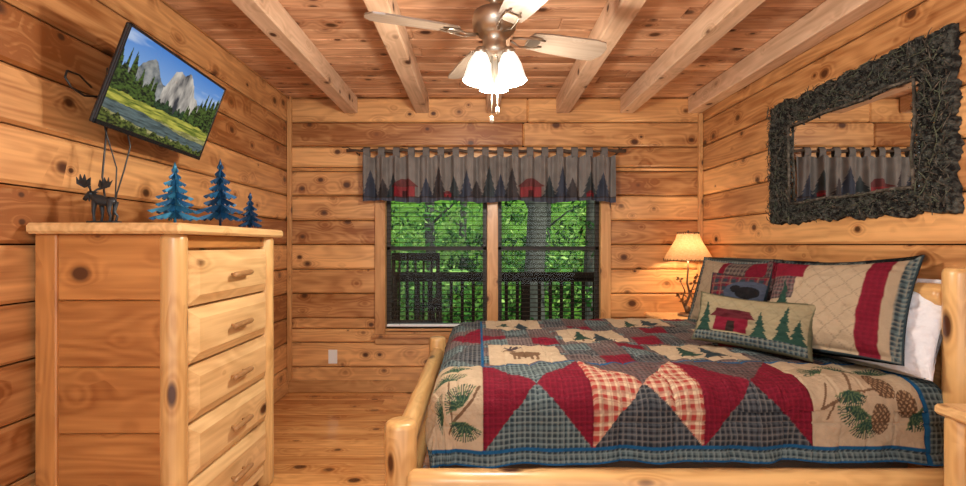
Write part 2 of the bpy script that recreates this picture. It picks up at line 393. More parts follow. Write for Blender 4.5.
# ---------------------------------------------------------------- dresser
DX0,DX1,DY0,DY1=-1.548,-1.045,1.64,2.44
mb=MB()
mb.box((DX0-.01,DY0-.03,1.255),(DX1+.025,DY1+.03,1.293),1,mat=1,b=.01)
for y0,y1 in((DY0+.012,DY0+.035),(DY1-.035,DY1-.012)):
    z=.08
    while z<1.25:
        z1=min(z+.235,1.255); mb.box((DX0+.05,y0,z+.001),(DX1-.05,y1,z1-.001),0,b=.005); z=z1
mb.box((DX0,DY0,.0),(DX0+.075,DY0+.045,1.255),2); mb.box((DX0,DY1-.045,0),(DX0+.075,DY1,1.255),2)
mb.box((DX0+.01,DY0+.03,.06),(DX0+.03,DY1-.03,1.25),1)
mb.log((DX1-.043,DY0+.043,0),(DX1-.043,DY0+.043,1.257),.043,mat=3,jit=.05); mb.log((DX1-.043,DY1-.043,0),(DX1-.043,DY1-.043,1.257),.043,mat=3,jit=.05)
mb.box((DX1-.10,DY0+.05,.07),(DX1-.055,DY1-.05,1.25),1,mat=0)
mb.box((DX1-.06,DY0+.08,1.205),(DX1-.03,DY1-.08,1.255),1,mat=0);mb.box((DX1-.06,DY0+.08,.06),(DX1-.03,DY1-.08,.115),1,mat=1)
for k in range(5):
    z0=.125+k*.216; z1=z0+.206; y0,y1=DY0+.082,DY1-.082; x0=DX1-.06;x1=DX1-.025;x2=DX1-.000
    vs=[(x0,y0,z0),(x0,y1,z0),(x0,y1,z1),(x0,y0,z1),(x1,y0,z0),(x1,y1,z0),(x1,y1,z1),(x1,y0,z1),(x2,y0+.045,z0+.04),(x2,y1-.045,z0+.04),(x2,y1-.045,z1-.04),(x2,y0+.045,z1-.04)]
    fs=[(0,1,2,3)]+[(i,(i+1)%4,4+(i+1)%4,4+i) for i in range(4)]+[(4+i,4+(i+1)%4,8+(i+1)%4,8+i) for i in range(4)]+[(8,9,10,11)]
    mb.add(vs,fs,1,[(q[1],q[2],q[0]) for q in vs])
    yc=(y0+y1)/2;zc=(z0+z1)/2
    mb.log((x2+.028,yc-.075,zc),(x2+.028,yc+.075,zc+.004),.012,mat=2,seg=10)
    for d in(-.045,.045): mb.tube([(x2-.003,yc+d,zc),(x2+.028,yc+d,zc)],.006,8,mat=2)
mb.build('chest_of_drawers',[M_dres,M_lt,wood('twig_pull',(.46,.25,.10),(.24,.11,.04),knot=.3),M_log])

# moose figurine
mb=MB(); ox,oy,oz=-1.40,1.76,1.293
def T(p): return (ox+p[0]*1.05,oy+p[1],oz+p[2]*1.05)
mb.box(T((-.05,-.022,0)),T((.05,.022,.012)),0,b=.003)
mb.tube([T(p) for p in((.040,0,.080),(.030,0,.084),(.010,0,.080),(-.012,0,.086),(-.026,0,.092),(-.036,0,.100),(-.044,0,.110))],[.008,.017,.018,.021,.020,.013,.010],12,sq=.75)
mb.tube([T(p) for p in((-.038,0,.108),(-.050,0,.110),(-.062,0,.098),(-.070,0,.088))],[.010,.011,.009,.007],10)
mb.tube([T(p) for p in((-.052,0,.097),(-.053,0,.086),(-.052,0,.082))],[.004,.003,.001],6)
for lx,ly,b in((-.026,-.011,-.003),(-.018,.011,.004),(.028,-.011,.003),(.034,.011,.006)):
    mb.tube([T((lx,ly,.082)),T((lx+(b if lx<0 else -b),ly,.045)),T((lx+b,ly,.03)),T((lx,ly,.012)),T((lx-.003,ly,.010))],[.010,.006,.004,.0045,.005],8)
mb.tube([T((.04,0,.085)),T((.048,0,.078))],[.004,.001],6)
for sy in(-1,1):
    mb.tube([T((-.042,sy*.006,.116)),T((-.038,sy*.016,.126)),T((-.032,sy*.026,.132))],[.004,.0035,.005],6)
    base=Vector(T((-.036+.012*sy,sy*.024,.128)))
    mb.poly([base+Vector(q)*1.15 for q in((-.004,0,0),(-.022,sy*.008,.012),(-.020,sy*.012,.034),(-.010,sy*.013,.020),(-.006,sy*.014,.042),(.002,sy*.014,.024),(.008,sy*.014,.042),(.012,sy*.012,.022),(.024,sy*.010,.032),(.018,sy*.004,.008))],(0,.004,0))
    mb.tube([T((-.038,sy*.006,.114)),T((-.030,sy*.014,.118))],[.004,.001],6)
ob=mb.build('moose_figurine',[simple('cast_metal',(.035,.04,.045),.45,.5)])
M_blue=simple('blue_patina',(.015,.10,.22),.35,.4,noise_amt=.6,nscale=60)
M_blue2=simple('blue_patina_light',(.035,.20,.34),.4,.4,noise_amt=.5,nscale=60)
M_dkblue=simple('navy_patina',(.008,.045,.11),.4,.4,noise_amt=.6,nscale=60)
def mtree(x,y,h,w,ms,tiers,rot):
    mb=MB(); z0=1.293
    mb.lathe([(0,0),(.035,0),(.035,.006),(0,.008)],(x,y,z0),20)
    mb.tube([(x,y,z0),(x,y,z0+h)],[.006,.002],8)
    for k in range(tiers):
        f=k/(tiers-1); zz=z0+h*(.20+.72*f); L=w*(1-f*.88)*(1 if k%2 else .86)
        for a in range(6):
            an=rot+a*2*math.pi/6+k*.5
            d=Vector((math.cos(an),math.sin(an),0)); s_=Vector((-d.y,d.x,0))
            c=Vector((x,y,zz));n=6;up=[];dn=[]
            th=h*.8/tiers*1.15
            for i in range(n+1):
                t=i/n; p=c+d*L*t+Vector((0,0,-.030*t*(1-f*.5)+.012*t*t))
                up.append(p+Vector((0,0,th*.6*(1-t)**.8+.0015)))
                dn.append(p+Vector((0,0,-th*(.55 if i%2 else .12)*(1-t*.5))))
            mb.poly(up+dn[::-1],s_*.003,mat=(k+a)%2)
    mb.tube([(x,y,z0+h*.90),(x,y,z0+h+.012)],[.012,.0008],6)
    return mb.build('metal_tree_sculpture',ms)
mtree(-1.27,1.97,.26,.110,[M_blue2,M_blue],8,.3)
mtree(-1.19,2.17,.31,.110,[M_dkblue,M_blue],8,.9)
mtree(-1.115,2.30,.17,.065,[M_dkblue,M_dkblue],6,.1)

# ---------------------------------------------------------------- TV
TL=Vector((-1.282,1.697,2.030));TR=Vector((-1.308,2.40,2.018));BR=Vector((-1.438,2.458,1.660));BL=Vector((-1.411,1.756,1.672))
c=(TL+TR+BR+BL)/4; U=((TR-TL)+(BR-BL)).normalized(); V=((TL-BL)+(TR-BR)); V=(V-U*V.dot(U)).normalized(); Nn=U.cross(V)
if Nn.x<0: Nn=-Nn
Mt=Matrix(((U.x,V.x,Nn.x,c.x),(U.y,V.y,Nn.y,c.y),(U.z,V.z,Nn.z,c.z),(0,0,0,1)))
W2,H2=.352,.197
tv=bpy.data.objects.new('wall_mounted_television',None);S.collection.objects.link(tv)
mb=MB()
mb.box((-W2,-H2,-.018),(W2,H2,-.003),0,b=.004,M=Mt)
mb.box((-W2*.55,-H2*.7,-.05),(W2*.55,H2*.5,-.016),0,b=.01,M=Mt)
t_=.011
mb.box((-W2,-H2,-.004),(W2,-H2+.018,.004),0,b=.002,M=Mt);mb.box((-W2,H2-t_,-.004),(W2,H2,.004),0,b=.002,M=Mt)
mb.box((-W2,-H2,-.004),(-W2+t_,H2,.004),1,b=.002,M=Mt);mb.box((W2-t_,-H2,-.004),(W2,H2,.004),1,b=.002,M=Mt)
mb.build('tv_body',[simple('tv_black',(.01,.01,.012),.25)],parent=tv)
mb=MB()
pc=c-Nn*.06
mb.box((-.1,-.1,-.065),(.1,.1,-.05),0,M=Mt)
mb.tube([pc,(-1.47,1.93,pc.z),(-1.50,1.9,pc.z-.02)],.016,8);mb.tube([(-1.50,1.9,pc.z-.02),(-1.56,2.05,pc.z-.02)],.018,8)
mb.box((-1.569,1.98,pc.z-.14),(-1.555,2.12,pc.z+.1),2)
mb.tube([(-1.46,1.86,1.80),(-1.475,1.76,1.775),(-1.48,1.71,1.79),(-1.485,1.69,1.82),(-1.495,1.71,1.85),(-1.51,1.78,1.86),(-1.53,1.86,1.84)],.004,6)
mb.build('tv_mount_arm',[M_black],parent=tv)
mb=MB()
mb.tube([(-1.45,1.84,1.72),(-1.452,1.83,1.60),(-1.455,1.82,1.48),(-1.45,1.83,1.38),(-1.44,1.85,1.297),(-1.46,1.90,1.297)],.0035,6)
mb.tube([(-1.43,1.90,1.72),(-1.42,1.92,1.62),(-1.43,1.90,1.52),(-1.445,1.88,1.42),(-1.45,1.87,1.34),(-1.455,1.87,1.297)],.003,6)
mb.tube([(-1.455,1.82,1.72),(-1.45,1.83,1.66),(-1.43,1.86,1.52),(-1.435,1.86,1.40),(-1.45,1.86,1.297)],.0025,6)
mb.build('tv_cables',[M_black],parent=tv)
nu,nv=480,270
u=np.linspace(0,1,nu)[:,None]*np.ones((1,nv)); v=np.linspace(0,1,nv)[None,:]*np.ones((nu,1))
def fb(a,b,f,sd): return vnoise(a,b,f,sd)+.5*vnoise(a,b,f*2.1,sd+1)+.28*vnoise(a,b,f*4.3,sd+2)+.16*vnoise(a,b,f*9,sd+3)
C=np.array(lin(70,130,205))*(v[...,None])+np.array(lin(185,212,238))*(1-v[...,None])
cl=np.clip((fb(u,v*2.5,3,20)-.05)*.9,0,.5)[...,None]*np.clip((v-.5)*3,0,1)[...,None]; C=C*(1-cl)+np.array(lin(225,234,242))*cl
def ridge(h,col1,col2,f=30,sy=1,k=1.0,sd=40,sh=0):
    m=v<h; g=np.clip(.5+fb(u,v*sy,f,sd)*k+sh,0,1)[...,None]; cc=np.array(col1)*(1-g)+np.array(col2)*g
    C[m]=cc[m]
z_=u*0
ridge(.62+.20*np.exp(-((u-.24)/.10)**2)+.05*fb(u,z_,14,3),lin(72,82,90),lin(160,160,156),f=16,sy=.6,sd=11,k=1.2)
hs=.62+.25*np.clip((u-.40)/.05,0,1)-.10*np.clip((u-.50)/.12,0,1)+.12*np.exp(-((u-.60)/.06)**2)-.22*np.clip((u-.66)/.14,0,1)+.04*fb(u,z_,20,5)
ridge(np.where((u>.39)&(u<.82),hs,0),lin(52,54,62),lin(205,196,184),f=20,sy=.22,k=1.1,sd=61,sh=.45*np.sin((u-.36)*24)*.7)
ridge(.47+.12*fb(u,z_,40,8)+.04*np.sin(u*9),lin(10,24,14),lin(52,78,46),f=60,k=1.3)
ridge(np.where(u<.36,.46+.24*np.clip((.36-u)/.3,0,1)+.24*fb(u,z_,46,9),np.where(u>.66,.40+.34*np.clip((u-.66)/.22,0,1)+.26*fb(u,z_,46,10),0)),lin(5,14,6),lin(74,98,38),f=60,k=1.4)
ridge(.35+.02*fb(u,z_,20,7),lin(76,96,30),lin(196,188,80),f=12,sy=5,k=1.0)
ridge(.22+.03*fb(u,z_,8,3),lin(98,98,52),lin(172,165,108),f=22,sy=3)
m=(abs(v-.15+.10*(u-.4))<.06+.03*fb(u,z_,6,2));C[m]=(np.array(lin(78,92,92))*(1+1.1*fb(u,v*4,16,4)[...,None]))[m]
ridge(.06+.14*np.clip(.5-u,0,1)+.08*fb(u,z_,24,12),lin(10,22,8),lin(96,106,44),f=55,k=1.4)
lx=(u-.5)*2*(W2-t_);ly=(v-.5)*(2*H2-.029)+.004
P=np.array(c)+lx[...,None]*np.array(U)+ly[...,None]*np.array(V)+.0015*np.array(Nn)
ms=cloth('tv_screen',0,rough=.2,em=.9)
for l in list(ms.node_tree.links):
    if l.to_socket.name=='Base Color': ms.node_tree.links.remove(l)
ms.node_tree.nodes['Principled BSDF'].inputs['Base Color'].default_value=(.01,.01,.01,1)
gridmesh('tv_screen',P,np.clip(C,0,1),ms,parent=tv)

# ---------------------------------------------------------------- ceiling fan
fan=bpy.data.objects.new('ceiling_fan',None);S.collection.objects.link(fan)
fx,fy=.070,2.0
mb=MB()
mb.lathe([(0,2.305),(.065,2.304),(.06,2.28),(.03,2.262),(.018,2.25),(.018,2.225),(.05,2.22),(.088,2.20),(.096,2.165),(.09,2.13),(.065,2.105),(.05,2.10),(.05,2.06),(.06,2.045),(.055,2.02),(.03,2.005),(.012,1.99),(.010,1.90),(.018,1.885),(.010,1.87),(0,1.86)],(fx,fy,0),32)
for x,y,z1 in((fx-.012,fy-.03,1.76),(fx+.012,fy-.028,1.80)):
    mb.tube([(x,y,2.01),(x,y,z1)],.0018,5); mb.lathe([(0,0),(.006,-.006),(.009,-.022),(.005,-.034),(0,-.036)],(x,y,z1),12)
for k in range(4):
    a=math.radians(19+90*k); M=Matrix.Translation((fx,fy,2.105))@Matrix.Rotation(a,4,'Z')@Matrix.Rotation(math.radians(-13),4,'X')
    pts=[(.155,-.02),(.17,-.052),(.25,-.062),(.47,-.072),(.515,-.064),(.538,-.03),(.542,0),(.538,.03),(.515,.064),(.47,.072),(.25,.062),(.17,.052),(.155,.02)]
    off=(M.to_3x3()@Vector((0,0,.007)))
    o=len(mb.v); mb.poly([M@Vector((x,y,0)) for x,y in pts],off,mat=1)
    mb.wc[o:]=[(x,y,k) for x,y in pts]*2
    for sy in(-1,1): mb.tube([M@Vector((.08,sy*.01,-.004)),M@Vector((.13,sy*.03,-.012)),M@Vector((.18,sy*.03,-.006)),M@Vector((.23,sy*.02,-.004))],[.010,.008,.007,.006],8,sq=.5)
    mb.box((.15,-.035,-.008),(.21,.035,-.001),0,M=M)
sh=MB()
for k in range(3):
    a=math.radians((205,335,90)[k]); d=Vector((math.cos(a),math.sin(a),0))
    p0=Vector((fx,fy,2.04))+d*.045; p1=Vector((fx,fy,2.032))+d*.062
    mb.tube([p0,p0+d*.008+Vector((0,0,.005)),p1],.010,8)
    ax=(Vector((0,0,-1))+d*.14).normalized()
    R=Vector((0,0,-1)).rotation_difference(ax).to_matrix().to_4x4()
    mb.lathe([(.02,.01),(.028,0),(.028,-.02),(.0,-.022)],p1,18,M=R)
    sh.lathe([(.026,-.012),(.036,-.03),(.047,-.06),(.052,-.09),(.057,-.115),(.062,-.135),(.058,-.134),(.052,-.113),(.048,-.09),(.042,-.058),(.030,-.032),(.02,-.016)],p1,24,M=R,rip=.03,nr=8)
    l=bpy.data.lights.new('fan_bulb','POINT');l.energy=24;l.color=(1,.93,.82);l.shadow_soft_size=.05
    lo=bpy.data.objects.new('fan_bulb_light',l);S.collection.objects.link(lo);lo.location=p1+ax*.19;lo.parent=fan
mb.build('fan_motor_and_blades',[M_nickel,wood('fan_blade_wood',(.33,.255,.19),(.18,.125,.085),knot=0)],parent=fan)
sh.build('fan_glass_shades',[simple('frosted_glass',(.85,.85,.83),.3,em=(1,.93,.82),es=.75,noise_amt=.02)],recalc=True,parent=fan)

# ---------------------------------------------------------------- mirror
mir=bpy.data.objects.new('rustic_wall_mirror',None);S.collection.objects.link(mir)
y0,y1,z0,z1=1.80,2.955,1.345,2.075; gy0,gy1,gz0,gz1=1.98,2.73,1.47,1.90
mm,N,K,p=newmat('mirror_glass');p.inputs['Metallic'].default_value=1;p.inputs['Roughness'].default_value=.01;p.inputs['Base Color'].default_value=(.88,.9,.9,1)
mb=MB();mb.box((XR-.02,gy0-.03,gz0-.03),(XR-.012,gy1+.03,gz1+.03),1,b=.0005);mb.build('mirror_glass',[mm],parent=mir)
mb=MB()
n=520;Rr=30;vs=[];fs=[]
for i in range(n):
    a=2*math.pi*i/n; ca,sa=math.cos(a),math.sin(a)
    k=1/max(abs(ca),abs(sa)); sx,sz=ca*k,sa*k
    def lerp(f):
        yi=(gy0+gy1)/2+sx*(gy1-gy0)/2; zi=(gz0+gz1)/2+sz*(gz1-gz0)/2
        yo=(y0+y1)/2+sx*(y1-y0)/2; zo=(z0+z1)/2+sz*(z1-z0)/2
        w=noise.noise(Vector((ca*9,sa*9,f*1.2)))*.022+noise.noise(Vector((ca*30,sa*30,f*1.2)))*.014
        return yi+(yo-yi)*f+w*sx*(1 if f>.5 else 1.2), zi+(zo-zi)*f+w*sz
    for j in range(Rr):
        f=j/(Rr-1); y,z=lerp(f)
        dp=.012+.016*math.sin(math.pi*min(1,max(0,f)))**.5+ (.008*noise.noise(Vector((y*22,z*22,1)))+.018*noise.noise(Vector((y*70,z*70,1)))+.018*noise.noise(Vector((y*150,z*150,1))))*math.sin(math.pi*f)**.5
        vs.append((XR-.002-(max(dp,.004) if 0<j<Rr-1 else 0.0),y,z))
for i in range(n):
    for j in range(Rr-1): fs.append((i*Rr+j,((i+1)%n)*Rr+j,((i+1)%n)*Rr+j+1,i*Rr+j+1))
mb.add(vs,fs,0,smooth=False)
def fpos():
    while 1:
        y=random.uniform(y0+.01,y1-.01);z=random.uniform(z0+.01,z1-.01)
        if not(gy0-.01<y<gy1+.01 and gz0-.01<z<gz1+.01): return y,z
for k in range(420):
    y,z=fpos(); side=(y<gy0 or y>gy1); an=(math.pi/2 if side else 0)+random.gauss(0,.7); L=random.uniform(.03,.10)
    dy,dz=math.cos(an)*L/2,math.sin(an)*L/2
    pts=[];ok=True
    for t in(-1,-.3,.4,1):
        yy=min(max(y+dy*t,y0-.01),y1+.01);zz=min(max(z+dz*t+random.uniform(-.006,.006),z0-.01),z1+.01)
        if gy0<yy<gy1 and gz0<zz<gz1: ok=False
        pts.append((XR-.034-random.uniform(0,.012),yy,zz))
    if ok: mb.tube(pts,[.0012,.0024,.002,.0008],5,mat=random.choice((0,1,1,2)),jit=.4)
for k in range(5000):
    y,z=fpos(); p0=Vector((XR-.028-random.uniform(0,.018),y,z)); a=Vector((random.uniform(-.8,.8),random.uniform(-1,1),random.uniform(-1,1))).normalized();b=a.cross(Vector((random.uniform(-1,1),random.uniform(-1,1),.5))).normalized();s_=random.uniform(.002,.006)
    mb.add([p0-a*s_,p0+b*s_*.5,p0+a*s_,p0-b*s_*.5],[(0,1,2,3)],mat=random.choice((0,1,2,2)))
for (yy,off) in((gy1-.0,.02),(gy0,-.02)):
    mb.tube([(XR-.03,yy+off,gz0-.02),(XR-.035,yy+off*.6,1.6),(XR-.03,yy+off*1.2,1.75),(XR-.035,yy+off,gz1+.02)],[.009,.007,.008,.006],8,mat=1,jit=.3)
for (zz,off) in((gz1,.012),(gz0,-.012)):
    mb.tube([(XR-.03,gy0-.02+(gy1-gy0+.04)*t/6,zz+off+.006*math.sin(t*2)) for t in range(7)],.007,8,mat=1,jit=.3)
mb.build('bark_frame',[M_bark,M_bark2,simple('frame_leaf',(.05,.06,.035),.8,nscale=40,c2=(.11,.125,.08))],recalc=False,parent=mir)

# ---------------------------------------------------------------- bed frame
mb=MB()
PX=-.285;HX=1.775;NY=1.745;FY=3.33
for y in(NY,FY):
    mb.log((PX,y,0),(PX,y,.565),.060); mb.log((HX+.012,y,0),(HX+.012,y,1.13),.048)
mb.log((PX-.0,NY+.05,.46),(PX-.0,FY-.05,.46),.046);mb.log((PX,NY+.05,.25),(PX,FY-.05,.25),.045)
mb.log((PX+.03,NY-.035,.352),(HX-.02,NY-.035,.352),.048);mb.log((PX+.03,FY,.335),(HX-.02,FY,.335),.048)
mb.log((HX+.012,NY+.04,1.02),(HX+.012,FY-.04,1.02),.045);mb.log((HX,NY+.04,.55),(HX,FY-.04,.55),.045)
for k in range(8):
    y=NY+.16+k*.18; mb.log((HX+.012,y,.56),(HX+.012,y,1.01),.028,seg=12)
mb.build('log_bed_frame',[M_log])
mb=MB();mb.box((-.15,1.84,.42),(1.70,3.24,.655),0,b=.06);mb.box((-.15,1.84,.26),(1.70,3.24,.42),0,b=.02);mb.build('mattress',[simple('mattress_ticking',(.10,.09,.08),.9)])
# ---------------------------------------------------------------- quilt
BEI=np.array(lin(168,148,122));RED=np.array(lin(108,20,38));GRN=np.array(lin(94,108,108));GRD=np.array(lin(40,52,58));BRN=np.array(lin(108,94,90));BRD=np.array(lin(60,50,52))
TEA=np.array(lin(24,76,114));CRM=np.array(lin(196,176,146));DG=np.array(lin(34,60,50));TAN=np.array(lin(100,76,56))
def plaid(a,b,base,alt,line,per=.03):
    uu=(a/per)%1;vv=(b/per)%1
    k=(.5*((uu<.5).astype(float)+(vv<.5)))[...,None]
    c=base*(1-k)+alt*k
    ln=((uu>.78)&(uu<.95))|((vv>.78)&(vv<.95)); c=np.where(ln[...,None],line*.4+c*.6,c); return c
T0,T1=1.555,2.055
def quilt_col(s,t):
    pg=plaid(s,t,GRN,GRD,np.array(lin(130,140,136)),.020);pb=plaid(s,t,BRN,BRD,np.array(lin(130,114,108)),.018);pr=plaid(s,t,RED,RED*.72,RED*1.3,.02)
    prw=plaid(s,t,CRM,np.array(lin(150,55,50)),np.array(lin(105,18,26)),.036);pk=plaid(s,t,np.array(lin(76,80,84)),np.array(lin(32,36,42)),np.array(lin(124,118,110)),.022)
    pgr=plaid(s,t,np.array(lin(98,86,84)),np.array(lin(60,52,52)),np.array(lin(110,64,64)),.02)
    C=np.ones(s.shape+(3,))*BEI
    B=.41
    i=np.floor((s-.02)/B).astype(int); j=np.floor((t-T1)/B).astype(int)
    p=(s-.02)/B-i-.5
    near=(t<T1); q=np.where(near,(t-T0)/(T1-T0)-.5,(t-T1)/B-j-.5)
    lr=abs(p)>abs(q)
    def put(m,c): C[m]=(c[m] if c.shape==C.shape else c)
    outer=near|(t>T1+3*B)|(s<.02)
    inner=~outer
    put(outer&lr,pr);put(outer&~lr,pg)
    put(near&(i==1)&lr,prw);put(near&(i==1)&~lr,pk);put(near&(i==1)&~lr&(q>0),pgr); put(near&(i==2)&~lr,pk);put(near&(i==2)&~lr&(q>0),pgr); put(near&(i==0)&~lr&(q<0),pg)
    ftr=(s<.02)&~near; put(ftr&(j%2==0)&lr,pk); put(ftr&(j%2==1)&~lr,pb); put(ftr&(j==1)&lr,pr)
    put(near&((i<0)|(i==3)),BEI)
    pict=inner&((i+j)%2==0)
    put(pict,BEI)
    nine=inner&~pict
    a=np.floor((p+.5)*3).astype(int);b=np.floor((q+.5)*3).astype(int);kk=(a+b*2+i)%5
    put(nine&(kk==0),pg);put(nine&(kk==1),pb);put(nine&(kk==2),pr);put(nine&(kk==3),pk);put(nine&(kk==4),pgr)
    edge=pict&((abs(p)>.42)|(abs(q)>.42)); ek=(np.floor(s*14).astype(int)+np.floor(t*14).astype(int))%3
    put(edge&(ek==0),pg); put(edge&(ek==1),pb); put(edge&(ek==2),pgr)
    def motif_tree(cs,ct,hh,col,fl=1):
        tt=(t-(ct-hh/2))/hh; m=(tt>0)&(tt<1)&(abs(s-cs)<(.32*hh*(1-tt)*(.55+.45*(1-(tt*4)%1)))); put(m,col)
        put((abs(s-cs)<.006)&(t<ct-hh/2)&(t>ct-hh/2-.03),TAN)
    def ell(cs,ct,rs,rt,col): put(((s-cs)/rs)**2+((t-ct)/rt)**2<1,col)
    def seg(x0,y0,x1,y1,w,col):
        dx,dy=x1-x0,y1-y0; h=np.clip(((s-x0)*dx+(t-y0)*dy)/(dx*dx+dy*dy),0,1); put((s-x0-h*dx)**2+(t-y0-h*dy)**2<w*w,col)
    cs,ct=.225,2.255
    ell(cs,ct,.075,.038,TAN);ell(cs-.075,ct+.045,.035,.022,TAN)
    for l in(-.05,-.03,.03,.055): seg(cs+l,ct,cs+l-.005,ct-.105,.007,TAN)
    for l in(-.03,0,.03,.05): seg(cs-.07,ct+.06,cs-.06+l,ct+.11,.006,BRD)
    for(cs,ct) in((1.045,2.255),(.635,2.665),(1.455,2.665),(.225,3.075),(1.045,3.075)):
        motif_tree(cs-.06,ct,.18,DG);motif_tree(cs+.05,ct-.01,.22,GRD);
    def spray(x,y,an,n=19,L=.055,col=DG):
        for k in range(n):
            a_=an+(-1.3+2.6*k/(n-1)); seg(x,y,x+L*math.cos(a_),y+L*math.sin(a_),.0026,col if k%3 else np.array(lin(80,96,66)))
    seg(-.13,1.62,-.02,1.74,.006,TAN);seg(-.02,1.74,.005,1.78,.005,TAN);seg(-.10,1.65,-.12,1.82,.005,TAN)
    spray(-.06,1.72,2.2,L=.08);spray(-.12,1.82,1.8,L=.09);spray(-.09,1.93,1.7,L=.07);spray(-.16,1.68,2.8,L=.08);spray(-.05,1.66,-1.8,L=.07)
    seg(1.28,1.70,1.40,1.75,.0055,TAN);seg(1.40,1.75,1.55,1.78,.005,TAN);seg(1.40,1.75,1.46,1.90,.005,TAN);seg(1.33,1.72,1.30,1.66,.004,TAN);seg(1.28,1.70,1.33,1.80,.004,TAN)
    for(x,y,an,L) in((1.42,1.70,-1.9,.08),(1.36,1.87,2.2,.075),(1.46,1.92,1.4,.08),(1.58,1.90,.9,.07),(1.62,1.68,-.6,.06),(1.40,1.76,-1.6,.06),(1.44,1.66,-1.2,.07)): spray(x,y,an,L=L)
    for(x,y,ra,rb) in((1.535,1.80,.045,.066),(1.50,1.66,.036,.055),(1.60,1.72,.036,.055)):
        e_=((s-x)/ra)**2+((t-y)/rb)**2; put(e_<1,TAN*.8)
        m=e_<.92
        put(m&((((s+t*.8)*52)%1<.38)&(((s-t*.8)*52)%1<.62)),np.array(lin(160,130,100)))
    put((t<T0),pg);put((s>1.66),pg);put((t>3.62),pg);put(s<-.39,pg)
    for m in((abs(t-T0)<.006)&(s<1.67),(abs(s-1.665)<.007),(abs(t-T1)<.008)&(s>.015)&(s<1.67),(abs(s-.02)<.007)&(t>T1-.01)&(t<T1+3*B+.01),(abs(t-T1-3*B)<.008)&(s>.015),(t<1.512)): put(m,TEA)
    nzs=1+.16*vnoise(s+4,t,60,31)+.10*vnoise(s+4,t,9,33)
    return C*nzs[...,None]
ds=.0042
sv=np.arange(-.50,1.765,ds);tv_=np.arange(1.505,3.62,ds)
s,t=np.meshgrid(sv,tv_,indexing='ij')
r=.10;xi,yn,yf=-.09,1.85,3.22
ox=np.maximum(xi-s,0);oyn=np.maximum(yn-t,0);oyf=np.maximum(t-yf,0);oy=np.maximum(oyn,oyf);sgn=np.where(oyn>0,-1,1)
d=np.maximum(ox,oy);l=np.sqrt(ox**2+oy**2)+1e-9
q4=np.pi*r/2
g=np.where(d<q4,r*np.sin(np.minimum(d,q4)/r),r+.04*(d-q4));dr=np.where(d<q4,r*(1-np.cos(np.minimum(d,q4)/r)),r+(d-q4)*1.03)
fold=np.clip((dr-.06)/.28,0,1)*.020*(np.sin(s*19+1)+np.sin(s*31)*.6+np.sin(t*23)*.6)
g=g+np.where(d>0,fold*.7,0)
Xq=np.minimum(np.maximum(s,xi),9)-g*ox/l;Yq=np.clip(t,yn,yf)+sgn*g*oy/l
puff=vnoise(s+5,t,22,1)*.014+vnoise(s+5,t,7,2)*.022
stitch=-.006*np.exp(-((np.sin((s-.02)*np.pi/.1025)/.10)**2))-.006*np.exp(-((np.sin((t-2.055)*np.pi/.1025)/.10)**2))
pz=puff+stitch
Zq=.692-dr+pz*np.where(d<q4,1,.3)+.012*np.sin((s-.1)*1.7)
Yq+=np.where((oy>q4),sgn*pz*1.2,0);Xq-=np.where((ox>q4),pz,0)
P=np.stack([Xq,Yq,Zq],-1)
M_quilt=cloth('quilt_fabric',.6,70)
gridmesh('patchwork_quilt',P,quilt_col(s,t),M_quilt)

# ---------------------------------------------------------------- pillows
def pillow(name,c,U,V,w,h,T_,fn,n=110,flange=0,mat=M_cloth,sd=1):
    c=Vector(c);U=Vector(U).normalized();V=Vector(V);V=(V-U*V.dot(U)).normalized();W=U.cross(V)
    if W.dot(-c)<0: W=-W
    a=np.linspace(-1,1,n);aa=np.sin(a*np.pi/2)*.25+a*.75
    uu,vv=np.meshgrid(aa,aa,indexing='ij')
    f=1-flange
    e=np.clip(1-np.abs(uu/f)**3.2,0,1)*np.clip(1-np.abs(vv/f)**3.2,0,1)
    th=T_/2*e**.55
    x=uu*(1-.06*(1-vv**2))*w/2;y=vv*(1-.06*(1-uu**2))*h/2-.012*(1-uu**2)*(vv>0)*vv
    wr=vnoise(uu+3,vv+3,5,sd)*.020*e**.5+vnoise(uu+3,vv+3,13,3+sd)*.008
    pts=[]
    for sg in(1,-1):
        th_=(th+wr*(e>0)+.004)*sg
        pts.append(np.array(c)+x[...,None]*np.array(U)+y[...,None]*np.array(V)+th_[...,None]*np.array(W))
    P=np.concatenate([pts[0],pts[1][::-1]],0)
    C=fn(uu,vv,x,y);C=np.concatenate([C,C[::-1]],0)
    ob=gridmesh(name,P,np.clip(C,0,1),mat)
    me=ob.data;bm=bmesh.new();bm.from_mesh(me);bmesh.ops.remove_doubles(bm,verts=bm.verts[:],dist=.0001)
    be=[e_ for e_ in bm.edges if e_.is_boundary]
    try: bmesh.ops.holes_fill(bm,edges=be,sides=0)
    except Exception: pass
    bmesh.ops.recalc_face_normals(bm,faces=bm.faces[:]);bm.to_mesh(me);bm.free()
    return ob
def quilted(C,x,y,k=.8):
    qd=(np.abs(np.sin((x+y)*38))<.10)|(np.abs(np.sin((x-y)*38))<.10);C[qd]*=k
